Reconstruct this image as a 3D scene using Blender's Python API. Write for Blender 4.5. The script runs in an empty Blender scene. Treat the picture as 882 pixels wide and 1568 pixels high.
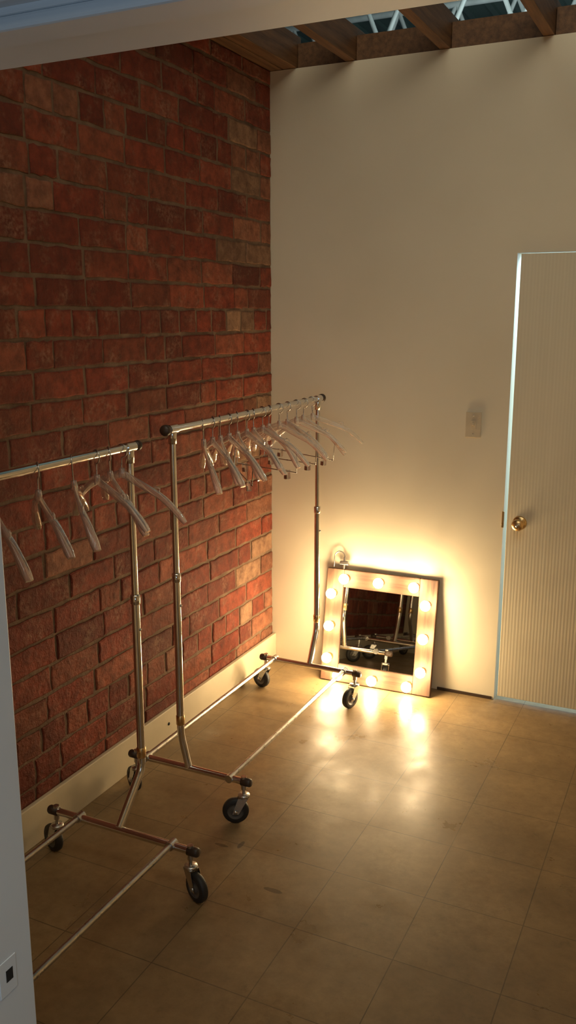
import bpy, math, random
from mathutils import Vector, Matrix
random.seed(7)
scene = bpy.context.scene
try:
    scene.view_settings.view_transform = 'Standard'
    scene.view_settings.look = 'None'
except Exception: pass

# ------------------------------------------------------------------ materials
def new_mat(name):
    m = bpy.data.materials.new(name); m.use_nodes = True
    nt = m.node_tree
    return m, nt, nt.nodes['Principled BSDF']
def N(nt, t, **kw):
    n = nt.nodes.new(t)
    for k, v in kw.items(): setattr(n, k, v)
    return n
def coords(nt, scale=(1,1,1)):
    tc = N(nt,'ShaderNodeTexCoord'); mp = N(nt,'ShaderNodeMapping')
    mp.inputs['Scale'].default_value = scale
    nt.links.new(tc.outputs['Object'], mp.inputs['Vector']); return mp.outputs['Vector']
def noise(nt, vec, scale, detail=5, rough=.55):
    n = N(nt,'ShaderNodeTexNoise'); n.inputs['Scale'].default_value=scale
    n.inputs['Detail'].default_value=detail; n.inputs['Roughness'].default_value=rough
    nt.links.new(vec, n.inputs['Vector']); return n.outputs['Fac']
def ramp(nt, fac, stops):
    r = N(nt,'ShaderNodeValToRGB')
    els = r.color_ramp.elements
    while len(els) < len(stops): els.new(.5)
    for e,(p,c) in zip(els, stops): e.position=p; e.color=(*c,1) if len(c)==3 else c
    nt.links.new(fac, r.inputs['Fac']); return r.outputs['Color']
def mix(nt, fac, a, b, mode='MIX'):
    m = N(nt,'ShaderNodeMix'); m.data_type='RGBA'; m.blend_type=mode
    for sock,val in ((m.inputs[0],fac),(m.inputs[6],a),(m.inputs[7],b)):
        if isinstance(val,(int,float)): sock.default_value=val
        elif isinstance(val,tuple): sock.default_value=(*val,1) if len(val)==3 else val
        else: nt.links.new(val, sock)
    return m.outputs[2]
def math_n(nt, op, a, b=None):
    m = N(nt,'ShaderNodeMath'); m.operation=op
    for i,v in enumerate((a,b)):
        if v is None: continue
        if isinstance(v,(int,float)): m.inputs[i].default_value=v
        else: nt.links.new(v, m.inputs[i])
    return m.outputs[0]
def bump(nt, bsdf, h, strength=.3, dist=.01):
    b = N(nt,'ShaderNodeBump'); b.inputs['Strength'].default_value=strength; b.inputs['Distance'].default_value=dist
    nt.links.new(h, b.inputs['Height']); nt.links.new(b.outputs['Normal'], bsdf.inputs['Normal'])

def mat_simple(name, col, rough=.5, metal=0, nscale=8, var=.12, bstr=.0):
    m,nt,b = new_mat(name); v=coords(nt); f=noise(nt,v,nscale)
    lo=tuple(c*(1-var) for c in col); hi=tuple(min(1,c*(1+var)) for c in col)
    nt.links.new(ramp(nt,f,[(.3,lo),(.7,hi)]), b.inputs['Base Color'])
    b.inputs['Roughness'].default_value=rough; b.inputs['Metallic'].default_value=metal
    if bstr: bump(nt,b,noise(nt,v,nscale*12),bstr,.002)
    return m

# brick
def mk_brick():
    m,nt,b = new_mat('brick_red'); v=coords(nt)
    at=N(nt,'ShaderNodeAttribute'); at.attribute_name='bcol'
    n1=noise(nt,v,20,6,.65); n2=noise(nt,v,8,5,.6); n3=noise(nt,v,70,4,.6); n4=noise(nt,v,2.2,3,.5)
    c=mix(nt,ramp(nt,n1,[(.36,(0,0,0)),(.72,(.75,.75,.75))]),at.outputs['Color'],(.05,.013,.008))
    c=mix(nt,ramp(nt,n4,[(.45,(0,0,0)),(.65,(.35,.35,.35))]),c,(.08,.03,.019))
    wf=ramp(nt,n2,[(.50,(0,0,0)),(.64,(1,1,1))])
    wf2=ramp(nt,n3,[(.40,(0,0,0)),(.64,(1,1,1))])
    w=math_n(nt,'MULTIPLY',math_n(nt,'MULTIPLY',wf,wf2),.42)
    c=mix(nt,w,c,(.38,.22,.14))
    nt.links.new(c,b.inputs['Base Color']); b.inputs['Roughness'].default_value=.75; b.inputs['Specular IOR Level'].default_value=.3
    h=math_n(nt,'ADD',math_n(nt,'MULTIPLY',n1,1.0),math_n(nt,'MULTIPLY',n3,.4))
    bump(nt,b,h,.9,.011)
    return m
def mk_mortar():
    m,nt,b = new_mat('mortar'); v=coords(nt)
    n=noise(nt,v,11,5,.6)
    nt.links.new(ramp(nt,n,[(.3,(.12,.07,.042)),(.7,(.25,.16,.10))]),b.inputs['Base Color'])
    b.inputs['Roughness'].default_value=.9; bump(nt,b,noise(nt,v,60,6,.7),.8,.008); return m
def mk_wall():
    m,nt,b = new_mat('cream_wall_paint'); v=coords(nt)
    n=noise(nt,v,1.6,4,.5)
    nt.links.new(ramp(nt,n,[(.3,(.72,.64,.48)),(.7,(.78,.70,.54))]),b.inputs['Base Color'])
    b.inputs['Roughness'].default_value=.5; bump(nt,b,noise(nt,v,90,4,.6),.12,.002); return m
def mk_floor():
    m,nt,b = new_mat('vinyl_floor_tile'); v=coords(nt)
    sp=N(nt,'ShaderNodeSeparateXYZ'); nt.links.new(v,sp.inputs[0])
    T=.305
    def seam(o,off):
        a=math_n(nt,'DIVIDE',math_n(nt,'SUBTRACT',o,off),T)
        fr=math_n(nt,'FRACT',math_n(nt,'ADD',a,20.0))
        d=math_n(nt,'ABSOLUTE',math_n(nt,'SUBTRACT',fr,.5))
        return math_n(nt,'GREATER_THAN',d,.495), math_n(nt,'FLOOR',math_n(nt,'ADD',a,20.0))
    sx,ix=seam(sp.outputs['X'],.095); sy,iy=seam(sp.outputs['Y'],2.40-T*8)
    cmb=N(nt,'ShaderNodeCombineXYZ'); nt.links.new(ix,cmb.inputs[0]); nt.links.new(iy,cmb.inputs[1])
    wn=N(nt,'ShaderNodeTexWhiteNoise'); nt.links.new(cmb.outputs[0],wn.inputs['Vector'])
    n=noise(nt,v,2.3,6,.6); n2=noise(nt,v,26,6,.7)
    c=ramp(nt,n,[(.3,(.22,.142,.064)),(.52,(.30,.198,.094)),(.72,(.36,.245,.12))])
    c=mix(nt,.42,c,ramp(nt,n2,[(.3,(.155,.10,.045)),(.7,(.42,.29,.15))]))
    c=mix(nt,math_n(nt,'MULTIPLY',wn.outputs['Value'],.25),c,(.19,.12,.057))
    sn=ramp(nt,noise(nt,v,3,3,.5),[(.3,(.45,)*3),(.65,(1,1,1))])
    s=math_n(nt,'MULTIPLY',math_n(nt,'MAXIMUM',sx,sy),math_n(nt,'MULTIPLY',sn,.8))
    c=mix(nt,s,c,(.055,.034,.018))
    sc=ramp(nt,noise(nt,v,14,8,.8),[(.56,(0,0,0)),(.76,(1,1,1))])
    c=mix(nt,math_n(nt,'MULTIPLY',sc,.5),c,(.08,.045,.02))
    sc=ramp(nt,noise(nt,v,2.2,6,.6),[(.40,(0,0,0)),(.72,(1,1,1))])
    c=mix(nt,math_n(nt,'MULTIPLY',sc,.55),c,(.10,.063,.031))
    for (gx,gy,rx,ry) in ((.87,2.226,.036,.011),(.60,2.37,.03,.008),(.66,2.40,.009,.025)):
        dx=math_n(nt,'DIVIDE',math_n(nt,'SUBTRACT',sp.outputs['X'],gx),rx)
        dy=math_n(nt,'DIVIDE',math_n(nt,'SUBTRACT',sp.outputs['Y'],gy),ry)
        d=math_n(nt,'ADD',math_n(nt,'MULTIPLY',dx,dx),math_n(nt,'MULTIPLY',dy,dy))
        d=math_n(nt,'ADD',d,math_n(nt,'MULTIPLY',n2,.8))
        c=mix(nt,math_n(nt,'MULTIPLY',math_n(nt,'LESS_THAN',d,1.2),.6),c,(.05,.03,.015))
    nt.links.new(c,b.inputs['Base Color'])
    r=ramp(nt,noise(nt,v,4,6,.65),[(.35,(.26,)*3),(.7,(.55,)*3)])
    nt.links.new(r,b.inputs['Roughness']); 
    bump(nt,b,math_n(nt,'SUBTRACT',noise(nt,v,7,4,.5),math_n(nt,'MULTIPLY',math_n(nt,'MAXIMUM',sx,sy),.4)),.16,.006)
    return m
def mk_wood(name,c1,c2,axis='Y',rough=.6):
    m,nt,b = new_mat(name)
    sc={'X':(2,28,28),'Y':(28,2,28),'Z':(28,28,2)}[axis]
    v=coords(nt,sc); n=noise(nt,v,1.6,7,.65)
    nt.links.new(ramp(nt,n,[(.3,c1),(.68,c2)]),b.inputs['Base Color'])
    b.inputs['Roughness'].default_value=rough; bump(nt,b,n,.25,.003); return m
def mk_chrome(name,col=(.84,.82,.79),rough=.12):
    m,nt,b=new_mat(name); v=coords(nt)
    n=noise(nt,v,30,4,.6)
    b.inputs['Metallic'].default_value=1
    nt.links.new(ramp(nt,n,[(.3,tuple(x*.9 for x in col)),(.7,col)]),b.inputs['Base Color'])
    nt.links.new(ramp(nt,n,[(.3,(rough,)*3),(.75,(rough+.10,)*3)]),b.inputs['Roughness'])
    return m
def mk_plastic():
    m,nt,b=new_mat('clear_plastic')
    out=nt.nodes['Material Output']
    b.inputs['Base Color'].default_value=(1,.98,.95,1)
    b.inputs['Roughness'].default_value=.04
    b.inputs['IOR'].default_value=1.52
    b.inputs['Transmission Weight'].default_value=.90
    tr=N(nt,'ShaderNodeBsdfTransparent'); tr.inputs[0].default_value=(.98,.97,.95,1)
    mx=N(nt,'ShaderNodeMixShader')
    v=coords(nt); n=ramp(nt,noise(nt,v,40),[(.3,(.28,)*3),(.7,(.44,)*3)])
    nt.links.new(n,mx.inputs[0]); nt.links.new(b.outputs[0],mx.inputs[1]); nt.links.new(tr.outputs[0],mx.inputs[2])
    nt.links.new(mx.outputs[0],out.inputs['Surface'])
    return m
def mk_bulb():
    m,nt,b=new_mat('warm_bulb_glass')
    b.inputs['Base Color'].default_value=(1,.9,.75,1)
    v=coords(nt); n=noise(nt,v,3)
    nt.links.new(ramp(nt,n,[(.2,(1,.72,.38)),(.8,(1,.76,.42))]),b.inputs['Emission Color'])
    b.inputs['Emission Strength'].default_value=BULB
    return m
def mk_mirror():
    m,nt,b=new_mat('mirror_glass'); v=coords(nt)
    b.inputs['Metallic'].default_value=1
    nt.links.new(ramp(nt,noise(nt,v,3),[(0,(.42,.43,.42)),(1,(.48,.49,.48))]),b.inputs['Base Color'])
    b.inputs['Roughness'].default_value=.02; return m
def mk_door():
    m,nt,b=new_mat('ribbed_door_paint'); v=coords(nt,(1,1,.03))
    sp=N(nt,'ShaderNodeSeparateXYZ'); nt.links.new(coords(nt),sp.inputs[0])
    w=N(nt,'ShaderNodeTexWave'); w.wave_type='BANDS'; w.bands_direction='X'; w.inputs['Scale'].default_value=22
    w.inputs['Distortion'].default_value=1.2; w.inputs['Detail'].default_value=2; nt.links.new(v,w.inputs['Vector'])
    n=noise(nt,v,45,4,.6)
    zf=ramp(nt,math_n(nt,'DIVIDE',sp.outputs['Z'],2.0),[(.25,(1,1,1)),(.6,(.35,)*3)])
    c=mix(nt,n,(.67,.60,.44),(.75,.68,.52))
    c=mix(nt,math_n(nt,'MULTIPLY',math_n(nt,'MULTIPLY',w.outputs['Fac'],.28),zf),c,(.42,.34,.22))
    nt.links.new(c,b.inputs['Base Color']); b.inputs['Roughness'].default_value=.5
    bump(nt,b,math_n(nt,'MULTIPLY',math_n(nt,'ADD',w.outputs['Fac'],math_n(nt,'MULTIPLY',n,.4)),zf),.14,.003); return m

BULB=150
M={}
M['brick']=mk_brick(); M['mortar']=mk_mortar(); M['wall']=mk_wall(); M['floor']=mk_floor()
M['joist']=mk_wood('joist_timber',(.07,.03,.011),(.19,.09,.035))
M['framewood']=mk_wood('stained_frame_wood',(.045,.021,.011),(.15,.075,.042),'X',.7)
M['framewoodz']=mk_wood('stained_frame_wood_v',(.045,.021,.011),(.15,.075,.042),'Z',.7)
M['chrome']=mk_chrome('rack_chrome'); M['steel']=mk_chrome('dull_steel',(.60,.58,.55),.25)
M['brass']=mk_chrome('brass',(.75,.52,.25),.25)
M['rubber']=mat_simple('black_rubber',(.018,.017,.016),.55)
M['hub']=mat_simple('grey_hub_plastic',(.10,.09,.08),.4)
M['darkcap_shadow']=mat_simple('dark_cap_and_shadow_strip',(.05,.03,.02),.4)  # rack end caps; also colours the shadow strip along the back wall
M['base']=mat_simple('cream_baseboard_paint',(.60,.52,.37),.45,nscale=3,bstr=.15)
M['white']=mat_simple('white_trim_paint',(.62,.66,.70),.4,nscale=3,var=.06)
M['switch']=mat_simple('ivory_plate',(.58,.49,.35),.4)
M['door']=mk_door(); M['plastic']=mk_plastic(); M['bulb']=mk_bulb(); M['mirror']=mk_mirror()
M['black']=mat_simple('dark_recess',(.01,.01,.01),.8)
M['roof']=mat_simple('warehouse_metal_sheet',(.15,.22,.205),.5,nscale=2,bstr=.2)
M['truss']=mat_simple('warehouse_truss_paint',(.75,.80,.80),.5)
M['ext']=mat_simple('white_plaster',(.8,.82,.84),.8,nscale=2,var=.05)

# ------------------------------------------------------------------ mesh builder
class MB:
    def __init__(s): s.v=[];s.f=[];s.m=[];s.s=[];s.mats=[]
    def mi(s,k):
        if k not in s.mats: s.mats.append(k)
        return s.mats.index(k)
    def add(s,vs,fs,k,smooth=False):
        o=len(s.v); s.v+=[tuple(p) for p in vs]; i=s.mi(k)
        for f in fs: s.f.append(tuple(o+a for a in f)); s.m.append(i); s.s.append(smooth)
    def box(s,a,b,k,bev=0.0):
        x0,y0,z0=a;x1,y1,z1=b
        if bev<=0:
            vs=[(x0,y0,z0),(x1,y0,z0),(x1,y1,z0),(x0,y1,z0),(x0,y0,z1),(x1,y0,z1),(x1,y1,z1),(x0,y1,z1)]
            s.add(vs,[(0,3,2,1),(4,5,6,7),(0,1,5,4),(1,2,6,5),(2,3,7,6),(3,0,4,7)],k); return
        c=[(a[i]+b[i])/2 for i in range(3)]; h=[(b[i]-a[i])/2 for i in range(3)]
        import bmesh
        bm=bmesh.new(); bmesh.ops.create_cube(bm,size=2)
        for v in bm.verts: v.co=Vector((c[0]+v.co.x*h[0],c[1]+v.co.y*h[1],c[2]+v.co.z*h[2]))
        bmesh.ops.bevel(bm,geom=bm.edges[:],offset=bev,segments=2,affect='EDGES',profile=.5)
        bm.verts.index_update(); s.add([tuple(v.co) for v in bm.verts],[tuple(v.index for v in f.verts) for f in bm.faces],k); bm.free()
    def sweep(s,path,sections,k,caps=True,smooth=True,up=None):
        P=[Vector(p) for p in path]; n=len(P); rings=[]
        prev=None
        for i,p in enumerate(P):
            t=(P[min(i+1,n-1)]-P[max(i-1,0)]).normalized()
            if up is not None: a=Vector(up)
            elif prev is not None: a=prev
            else: a=Vector((0,0,1)) if abs(t.z)<.9 else Vector((1,0,0))
            u=(a-t*a.dot(t)).normalized(); prev=u; w=t.cross(u)
            rings.append([p+u*q[1]+w*q[0] for q in sections[i]])
        vs=[tuple(x) for r in rings for x in r]; m=len(sections[0]); fs=[]
        for i in range(n-1):
            for j in range(m):
                j2=(j+1)%m; fs.append((i*m+j,i*m+j2,(i+1)*m+j2,(i+1)*m+j))
        s.add(vs,fs,k,smooth)
        if caps: 
            s.add([tuple(x) for x in rings[0]],[tuple(range(m))[::-1]],k); s.add([tuple(x) for x in rings[-1]],[tuple(range(m))],k)
    def tube(s,path,r,k,seg=14,caps=True):
        n=len(path); rr=r if isinstance(r,(list,tuple)) else [r]*n
        sec=[[(rr[i]*math.cos(2*math.pi*j/seg),rr[i]*math.sin(2*math.pi*j/seg)) for j in range(seg)] for i in range(n)]
        s.sweep(path,sec,k,caps)
    def lathe(s,prof,origin,axis,k,seg=28,smooth=True):
        ax=Vector(axis).normalized(); a=Vector((0,0,1)) if abs(ax.z)<.9 else Vector((1,0,0))
        u=(a-ax*a.dot(ax)).normalized(); w=ax.cross(u); o=Vector(origin); vs=[]; m=seg
        for r,h in prof:
            for j in range(seg):
                t=2*math.pi*j/seg; vs.append(tuple(o+ax*h+(u*math.cos(t)+w*math.sin(t))*r))
        fs=[]
        for i in range(len(prof)-1):
            for j in range(m):
                j2=(j+1)%m; fs.append((i*m+j,i*m+j2,(i+1)*m+j2,(i+1)*m+j))
        s.add(vs,fs,k,smooth)
    def sphere(s,c,r,k,seg=18,rings=10,sc=(1,1,1)):
        vs=[];fs=[]
        for i in range(rings+1):
            ph=math.pi*i/rings
            for j in range(seg):
                t=2*math.pi*j/seg
                vs.append((c[0]+r*sc[0]*math.sin(ph)*math.cos(t),c[1]+r*sc[1]*math.sin(ph)*math.sin(t),c[2]+r*sc[2]*math.cos(ph)))
        for i in range(rings):
            for j in range(seg):
                j2=(j+1)%seg; fs.append((i*seg+j,(i+1)*seg+j,(i+1)*seg+j2,i*seg+j2))
        s.add(vs,fs,k,True)
    def obj(s,name,parent=None):
        me=bpy.data.meshes.new(name); me.from_pydata(s.v,[],s.f)
        for k in s.mats: me.materials.append(M[k])
        me.polygons.foreach_set('material_index',s.m); me.polygons.foreach_set('use_smooth',s.s)
        me.validate(); me.update()
        o=bpy.data.objects.new(name,me); scene.collection.objects.link(o)
        if parent: o.parent=parent
        return o
def empty(name,loc=(0,0,0)):
    e=bpy.data.objects.new(name,None); e.location=loc; e.empty_display_size=.1; scene.collection.objects.link(e); return e

# ------------------------------------------------------------------ room dimensions
D=3.96; H=2.875; XR=2.40; YF=.78; YW=.66
b=MB(); b.box((-.12,-1.6,-.06),(3.4,D+1.6,0),'floor'); b.obj('floor')
# brick wall
b=MB(); b.box((-.12,YW,0),(-.001,D,H),'mortar')
cols=[]
L=.262; C=.1005
nrow=int(H/C)+1
palette=[(.26,.048,.024),(.29,.058,.028),(.23,.043,.022),(.30,.070,.035),(.19,.037,.020),(.27,.050,.025),(.32,.088,.045),(.24,.046,.024)]
for r in range(nrow):
    z0=r*C+.004; z1=min((r+1)*C-.009,H)
    if z0>H-.02: continue
    header=(r%7==3)
    bl=L*.5 if header else L
    y=D-(bl*(.5 if r%2 else 1.0))-random.uniform(-.03,.03)
    y1=D-.002
    while y1>YF-.1:
        y0=max(y,YF-.1)
        if y1-y0>.03:
            a0=y0+.005+random.uniform(-.002,.003); a1=y1-(.006 if y1<D-.01 else 0)+random.uniform(-.003,.002)
            a1=min(a1,D-.001)
            p=random.uniform(.0005,.005); bev=.005
            def j(q=.0036): return random.uniform(-q,q)
            nY=7 if not header else 4
            pts=[]
            for i in range(nY): pts.append((a0+(a1-a0)*i/(nY-1),z0))
            for i in range(1,3): pts.append((a1,z0+(z1-z0)*i/3))
            for i in range(nY): pts.append((a1-(a1-a0)*i/(nY-1),z1))
            for i in range(1,3): pts.append((a0,z1-(z1-z0)*i/3))
            pts=[(q[0]+j(),min(q[1]+j(),H)) for q in pts]
            cy=(a0+a1)/2; cz=(z0+z1)/2; n=len(pts)
            vs=[(-.006,min(q[0],D-.001),q[1]) for q in pts]
            vs+=[(p*.5,min(q[0],D-.001),q[1]) for q in pts]
            vs+=[(p+.001,q[0]+(-bev if q[0]>cy else bev),q[1]+(-bev if q[1]>cz else bev)) for q in pts]
            fs=[]
            for k in range(2):
                for i in range(n):
                    i2=(i+1)%n; fs.append((k*n+i,k*n+i2,(k+1)*n+i2,(k+1)*n+i))
            fs.append(tuple(2*n+i for i in range(n)))
            col=random.choice(palette); g=random.uniform(.72,1.14)
            if (D-cy)<.45 and random.random()<.14: col=(.34,.19,.11)
            elif (D-cy)<.35 and random.random()<.4: col=(.31,.12,.065)
            elif random.random()<.03: col=(.32,.13,.075)
            col=tuple(min(1,c*g) for c in col)
            b.add(vs,fs,'brick',False); cols+= [col]*len(fs)
        y1=y; y=y1-bl*random.choice([1,1,1,1,1,.5 if not header else 1])-random.uniform(-.006,.006)
wb=b.obj('wall_left_brick')
me=wb.data; ca=me.color_attributes.new('bcol','FLOAT_COLOR','CORNER')
nbox=6
for p in me.polygons:
    c=(.15,.1,.06) if p.index<nbox else cols[min(p.index-nbox,len(cols)-1)]
    for l in p.loop_indices: ca.data[l].color=(*c,1)

# back wall with door opening
DX0,DX1,DH=1.175,2.0,2.04
b=MB()
b.box((-.12,D,0),(DX0,D+.1,H),'wall'); b.box((DX0,D,DH),(DX1,D+.1,H),'wall'); b.box((DX1,D,0),(XR+.1,D+.1,H),'wall')
b.obj('wall_back')
b=MB(); b.box((XR,YF,0),(XR+.1,D,H),'wall'); b.obj('wall_right')
FX0,FX1,FH=1.235,2.12,2.036
b=MB()
b.box((.012,YW,0),(FX0-.02,YF,H),'wall')
b.box((FX0-.02,YW,FH+.02),(FX1+.02,YF,H),'wall'); b.box((FX1+.02,YW,0),(XR+.1,YF,H),'wall')
b.obj('wall_front')
b=MB()
J=.02
b.box((FX0-J,YW-.012,0),(FX0,YF+.003,FH),'white',.002); b.box((FX1,YW-.012,0),(FX1+J,YF+.003,FH),'white',.002)
b.box((FX0-J,YW-.012,FH),(FX1+J,YF+.003,FH+J),'white',.002)
b.box((FX0,YW-.012,FH-.012),(FX1,YW+.03,FH),'white',.003)
b.box((FX0-.075,YW-.028,0),(FX0-.006,YW-.0,FH+.006),'white',.004)
b.box((FX1+.006,YW-.028,0),(FX1+.075,YW-.0,FH+.006),'white',.004)
b.box((FX0-.075,YW-.028,FH+.006),(FX1+.075,YW,FH+.075),'white',.004)
b.box((FX0-.001,.722,.925),(FX0+.0012,.752,.975),'white',.0005); b.box((FX0+.0005,.733,.943),(FX0+.0016,.745,.960),'black')
b.obj('trim_doorway')
b=MB(); b.box((.006,YF,0),(.024,D,.150),'base',.003)
b.lathe([(.0001,.004),(.006,.003),(.0075,0)],(.0235,2.93,.085),(1,0,0),'black',12)
b.obj('baseboard_left')
b=MB(); b.box((.90,D-.006,0),(DX0-.01,D,.014),'darkcap_shadow',.001); b.obj('shadow_strip_back')  # dark strip standing in for the thin shadow at the wall foot

# back door
e=empty('door_1',(DX0,D,0))
b=MB(); b.box((.017,-.004,.024),(DX1-DX0-.006,.022,DH-.004),'door',.0015); o=b.obj('door_slab',e)
b=MB()
kx,kz=.075,.87
b.lathe([(.0001,0),(.031,0),(.032,.003),(.028,.008),(.013,.010),(.011,.030),(.016,.036),(.025,.044),(.027,.054),(.023,.062),(.010,.066),(.0001,.0665)],(kx,-.004,kz),(0,-1,0),'brass',28)
b.lathe([(.006,.0665),(.006,.069),(.0001,.069)],(kx,-.004,kz),(0,-1,0),'steel',12)
b.obj('door_knob',e)
b=MB(); b.box((-.006,-.006,kz-.03),(.004,-.0005,kz+.045),'brass',.0008); b.obj('strike_plate',e)

# light switch
e=empty('light_switch',(1.02,D,1.30))
b=MB(); b.box((-.035,-.006,-.057),(.035,0,.057),'switch',.0015)
b.box((-.012,-.0075,-.02),(.012,-.005,.02),'switch',.0008); b.box((-.005,-.016,-.003),(.005,-.006,.010),'switch',.001)
for z in (-.042,.042): b.lathe([(.003,0),(.003,.001),(.0001,.001)],(0,-.006,z),(0,-1,0),'steel',10)
b.obj('plate',e)

# ------------------------------------------------------------------ ceiling joists
b=MB(); JZ=H+.14
xs=[.42,.848,1.274,1.70,2.127]
for x in xs: b.box((x-.045,-.3,H+.002),(x,D+1.2,JZ),'joist',.002)
b.box((-.1,-.3,H+.002),(.062,D+.1,H+.04),'joist',.002)
b.box((.066,-.3,H+.002),(.135,D+.05,JZ),'joist',.003)
prev=.135
for x in xs+[XR+.1]:
    b.box((prev+.002,D+.01,H+.002),(x-.047 if x!=XR+.1 else x,D+.05,H+.105),'joist',.002); prev=x
b.obj('ceiling_joists')
b=MB()
b.box((-7,-3,4.9),(8,12,4.96),'roof')
for i in range(60):
    x=-7+i*.25; b.box((x,-3,4.86),(x+.06,12,4.9),'roof')
b.obj('ceiling')
b=MB()
for y in (5.6,6.9,8.2,9.5):
    b.tube([(-7,y,4.8),(8,y,4.8)],.035,'truss',8); b.tube([(-7,y,4.1),(8,y,4.1)],.035,'truss',8)
    for i in range(25):
        x=-7+i*.6; b.tube([(x,y,4.1),(x+.3,y,4.8)],.022,'truss',6); b.tube([(x+.3,y,4.8),(x+.6,y,4.1)],.022,'truss',6)
b.obj('roof_truss')
b=MB(); b.box((-.12,D+1.5,0),(3.4,D+1.56,2.6),'ext'); b.obj('wall_beyond_door')

# ------------------------------------------------------------------ lighted mirror
W=.56; HH=.56; FW=.088; T=.028
e=empty('vanity_mirror',(.337,3.848,.002)); e.rotation_euler=(math.radians(-9.2),0,math.radians(1.8))
b=MB()
b.box((0,-T,0),(FW,0,HH),'framewoodz',.003); b.box((W-FW,-T,0),(W,0,HH),'framewoodz',.003)
b.box((FW+.0005,-T,HH-FW),(W-FW-.0005,0,HH),'framewood',.003); b.box((FW+.0005,-T,0),(W-FW-.0005,0,FW),'framewood',.003)
b.obj('wood_frame',e)
b=MB(); b.box((FW-.003,-T+.010,FW-.003),(W-FW+.003,-T+.014,HH-FW+.003),'mirror')
b.box((FW-.003,-T+.015,FW-.003),(W-FW+.003,-.003,HH-FW+.003),'black'); b.obj('mirror_pane',e)
pos=[]
for x in (.105,.28,.455): pos+=[(x,HH-.041),(x,.041)]
for z in (.12,.28,.44): pos+=[(.043,z),(W-.043,z)]
b=MB(); c=MB()
for x,z in pos:
    c.lathe([(.0001,.0),(.017,.0),(.018,.004),(.0135,.010),(.012,.026)],(x,-T,z),(0,-1,0),'brass',16)
    b.sphere((x,-T-.046,z),.0245,'bulb',16,10)
b.obj('bulbs',e); c.obj('sockets',e)
b=MB()
pts=[]
for i in range(17):
    t=math.pi*i/16; pts.append((.055-.028*math.cos(t),-.012,HH+.055+.03*math.sin(t)))
pts=[(.027,-.012,HH+.002)]+pts+[(.083,-.014,HH+.04)]
b.tube(pts,.0028,'steel',8)
b.box((.06,-.026,HH+.022),(.105,-.006,HH+.040),'steel',.003); b.box((.076,-.02,HH+.0),(.086,-.008,HH+.06),'steel',.002)
b.obj('hanging_clamp',e)

# ------------------------------------------------------------------ garment racks
def caster(b,x,y,ang,ztop):
    R=.048; dx,dy=math.cos(ang),math.sin(ang); off=.030
    wx,wy=x+dx*off,y+dy*off; ax=Vector((-dy,dx,0))
    b.tube([(x,y,.108),(x,y,ztop)],.006,'steel',10)
    b.lathe([(.0001,.112),(.020,.112),(.022,.108),(.022,.102),(.014,.098),(.0001,.098)],(x,y,0),(0,0,1),'steel',18)
    for s in (-1,1):
        o=ax*(.017*s)
        sec=[(x+dx*-.016,y+dy*-.016,.102),(x+dx*.02,y+dy*.02,.102),(wx+dx*.011,wy+dy*.011,.040),(wx-dx*.011,wy-dy*.011,.040)]
        th=ax*(.0015*s)
        vs=[tuple(Vector(p)+o) for p in sec]+[tuple(Vector(p)+o+th) for p in sec]
        b.add(vs,[(0,1,2,3),(7,6,5,4),(0,4,5,1),(1,5,6,2),(2,6,7,3),(3,7,4,0)],'steel')
        b.lathe([(.007,0),(.007,.004),(.0001,.005)],tuple(Vector((wx,wy,R))+ax*(.018*s)),tuple(ax*s),'steel',12)
    vs0=[(x-dx*.016,y-dy*.016,.102),(x+dx*.02,y+dy*.02,.102)]
    vs=[tuple(Vector(p)+ax*(.0185*s)) for p in vs0 for s in (-1,1)]
    b.add(vs+[tuple(Vector(v)+Vector((0,0,.002))) for v in vs],[(0,1,3,2),(4,6,7,5),(0,4,5,1),(2,3,7,6)],'steel')
    b.lathe([(.030,-.013),(.042,-.0125),(.0465,-.009),(.048,-.003),(.048,.003),(.0465,.009),(.042,.0125),(.030,.013)],(wx,wy,R),tuple(ax),'rubber',32)
    b.lathe([(.030,-.013),(.030,-.009),(.014,-.008),(.012,-.013),(.0001,-.013)],(wx,wy,R),tuple(ax),'hub',24)
    b.lathe([(.030,.013),(.030,.009),(.014,.008),(.012,.013),(.0001,.013)],(wx,wy,R),tuple(ax),'hub',24)
def smooth_path(p0,p1,p2,n=6,cut=.03):
    A,B,Cc=Vector(p0),Vector(p1),Vector(p2)
    a=B+(A-B).normalized()*cut; c=B+(Cc-B).normalized()*cut
    out=[tuple(A)]
    for i in range(n+1):
        t=i/n; out.append(tuple(a*(1-t)**2+B*2*t*(1-t)+c*t*t))
    out.append(tuple(Cc)); return out
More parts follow.
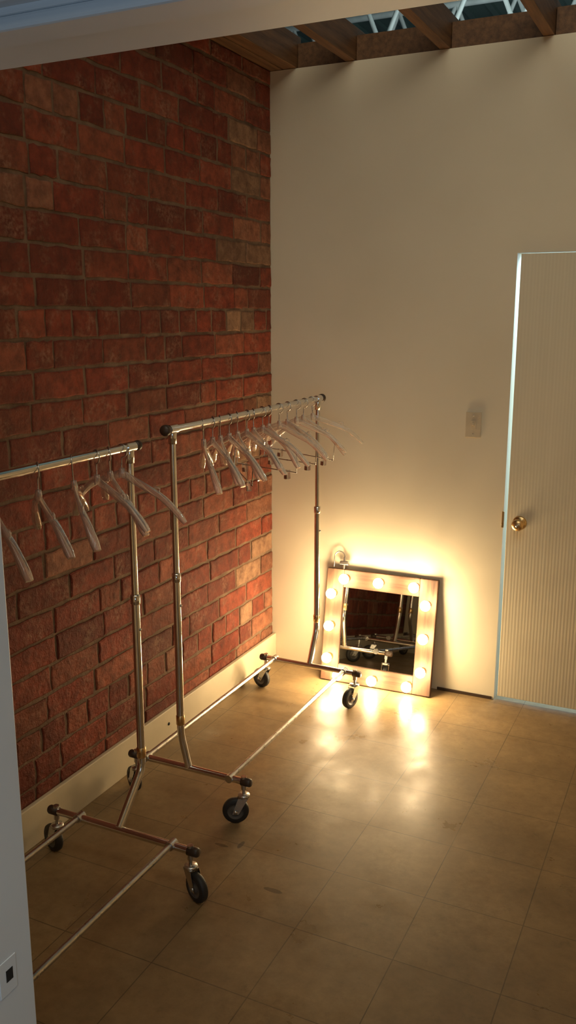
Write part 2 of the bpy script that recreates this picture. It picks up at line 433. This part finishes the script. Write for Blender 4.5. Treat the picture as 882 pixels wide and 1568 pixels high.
def rack(name,xc,xl,xr,rl,rr,yb0,yb1,yu0,yu1,zr,angs,capr):
    e=empty(name,(0,0,0)); ZB=.160
    b=MB()
    for yb,yu,s in ((yb0,yu0,-1),(yb1,yu1,1)):
        b.tube([(xl,yb,ZB),(xr,yb,ZB)],.0125,'chrome')
        for xx,sg in ((xl,-1),(xr,1)):
            b.lathe([(.0128,-.02),(.0155,-.02),(.0155,.012),(.012,.018),(.0001,.019)],(xx,yb,ZB),(sg,0,0),'darkcap_shadow',16)
            b.tube([(xx-sg*.012,yb,ZB-.03),(xx-sg*.012,yb,ZB+.02)],.010,'steel',12)
        b.tube(smooth_path((xc,yb,ZB+.008),(xc,yu,.315),(xc,yu,.9)),.0135,'chrome')
        b.tube([(xc,yu,.895),(xc,yu,zr-.004)],.0108,'chrome')
        b.lathe([(.0138,-.016),(.0158,-.014),(.0158,.014),(.011,.017)],(xc,yu,.9),(0,0,1),'chrome',16)
        b.lathe([(.0138,-.018),(.0155,-.016),(.0155,.016),(.0138,.018)],(xc,yu,.37),(0,0,1),'brass',16)
        b.sphere((xc+.015,yu,.80),.0045,'steel',8,6)
        b.lathe([(.0115,-.045),(.0145,-.045),(.0145,-.006),(.0115,0)],(xc,yu,zr-.004),(0,0,1),'chrome',16)
        b.tube([(xc,yu-.022,zr),(xc,yu+.022,zr)],.0158,'chrome',18)
    for xx in (rl,rr):
        b.tube([(xx,yb0-.012,ZB+.004),(xx,yb1+.012,ZB+.004)],.0095,'steel')
        for yb in (yb0,yb1):
            b.tube([(xx,yb-.016,ZB+.003),(xx,yb+.016,ZB+.003)],.0148,'steel')
    b.obj('base_and_uprights',e)
    b=MB(); b.tube([(xc,yu0-.045,zr),(xc,yu1+.045,zr)],.0122,'chrome',18)
    for y,s in ((yu0-.045,-1),(yu1+.045,1)):
        b.lathe([(.0125,-.016),(capr-.001,-.014),(capr,0),(capr-.003,.006),(.0001,.008)],(xc,y,zr),(0,s,0),'darkcap_shadow',20)
    b.obj('hanging_rail',e)
    b=MB(); i=0
    for yb in (yb0,yb1):
        for xx,sg in ((xl,-1),(xr,1)):
            caster(b,xx-sg*.012,yb,angs[i],.15); i+=1
    b.obj('casters',e)
    return e
RA=rack('garment_rack',.373,.130,.615,.190,.549,2.53,3.61,2.485,3.69,1.413,[2.6,-2.7,2.9,-1.9],.019)
RB=rack('garment_rack',.385,.115,.665,.225,.585,1.12,2.09,1.0,2.225,1.388,[2.0,-.5,2.8,-.4],.0165)

# ------------------------------------------------------------------ hangers
def hanger(x,y,z,rot,clips=False,w=.218):
    b=MB()
    r=.020; pts=[]
    for i in range(19):
        t=math.radians(205-295*i/18) ; pts.append((r*math.cos(t),0,r*math.sin(t)))
    pts+=[(0,0,-.030),(0,0,-.072)]
    b.tube(pts,.0019,'steel',8)
    def sec(hh,ww,n=16):
        out=[]
        for q in range(n):
            t=2*math.pi*q/n; cx,cy=math.cos(t),math.sin(t)
            out.append((ww*math.copysign(abs(cx)**.6,cx),hh*math.copysign(abs(cy)**.6,cy)))
        return out
    def zf(a): return -.070-.012*a-.080*a**1.15-.16*max(0,a-.6)**1.6
    path=[];secs=[]
    nn=37
    for i in range(nn):
        t=-1+2*i/(nn-1); a=abs(t)
        path.append((t*w*(1-.06*max(0,a-.7)),.034*a*a,zf(a)))
        tip=max(0,(a-.93)/.07)
        hh=(.0125-.004*a)*(1-.35*tip); ww=(.004+.010*a**1.5)*(1-.25*tip)
        secs.append(sec(hh,ww))
    b.sweep(path,secs,'plastic',True,True,up=(0,0,1))
    for s in (-1,1):
        a=.60; xx=s*w*a; zz=zf(a)
        b.tube([(xx,.034*a*a,zz+.006),(xx+s*.003,.034*a*a,zz+.020),(xx-s*.012,.034*a*a,zz+.024),(xx-s*.018,.034*a*a,zz+.019)],.0030,'plastic',8)
    b.lathe([(.0001,.016),(.008,.015),(.010,0),(.009,-.014)],(0,0,-.068),(0,0,1),'plastic',12)
    if clips:
        zb=-.228
        b.tube([(-.165,.02,zf(.76)),(-.170,.012,zb),(.170,.012,zb),(.165,.02,zf(.76))],.0022,'steel',8)
        for s in (-.12,.12):
            b.box((s-.012,.004,zb-.030),(s+.012,.018,zb+.006),'plastic',.002); b.box((s-.008,.0,zb-.030),(s+.008,.004,zb-.012),'steel',.001)
    o=b.obj('clothes_hanger'); o.location=(x,y,z-.0055); o.rotation_euler=(random.uniform(-.06,.06),random.uniform(-.07,.07),rot)
    return o
A=[(2.68,-56,0),(2.75,-40,0),(2.80,-54,0),(2.87,-34,0),(2.93,-50,1),(3.01,-30,0),(3.06,-46,0),(3.14,-18,1),(3.20,-38,0),(3.29,-8,0),(3.37,-24,1),(3.46,4,0),(3.54,-12,1),(3.62,10,0)]
for y,a,cl in A: hanger(.373,y,1.413,math.radians(a),bool(cl))
B=[(1.64,-34,0),(1.81,-38,0),(1.95,-48,0),(2.06,-24,0),(2.12,-38,0),(2.185,-3,0)]
for y,a,cl in B: hanger(.385,y,1.388,math.radians(a),bool(cl))

# ------------------------------------------------------------------ lights
def area(name,loc,target,size,energy,col,sizey=None):
    l=bpy.data.lights.new(name,'AREA'); l.energy=energy; l.color=col; l.size=size
    if sizey: l.shape='RECTANGLE'; l.size_y=sizey
    o=bpy.data.objects.new(name,l); scene.collection.objects.link(o); o.location=loc
    d=Vector(target)-Vector(loc); o.rotation_euler=d.to_track_quat('-Z','Y').to_euler(); return o
area('overhead_ambient_fill',(2.1,.6,4.6),(1.2,2.8,.6),3.6,118,(1,.92,.72))  # warm ambient fill added above the joists, no fixture modelled
area('roof_fill',(1,7,3.6),(1,7.2,4.9),3,55,(.8,.97,.95))  # added unseen fill aimed up to brighten roof sheets and trusses
area('hall_daylight',(2.4,-1.2,1.5),(1.3,.8,1.9),1.0,9,(.6,.8,1))
area('next_room_daylight',(1.6,D+.9,2.4),(1.5,D+.6,0),.8,65,(.55,.82,1))
w=bpy.data.worlds.new('World'); scene.world=w; w.use_nodes=True
w.node_tree.nodes['Background'].inputs[0].default_value=(.5,.6,.7,1); w.node_tree.nodes['Background'].inputs[1].default_value=.03

# ------------------------------------------------------------------ camera
cd=bpy.data.cameras.new('camera'); cam=bpy.data.objects.new('camera',cd); scene.collection.objects.link(cam)
cd.sensor_fit='VERTICAL'; cd.sensor_height=24; cd.lens=24*1360/1568; cd.clip_start=.02
cam.location=(1.99,0,1.786); cam.rotation_euler=(math.radians(90-12.56),0,math.radians(25.6))
scene.camera=cam
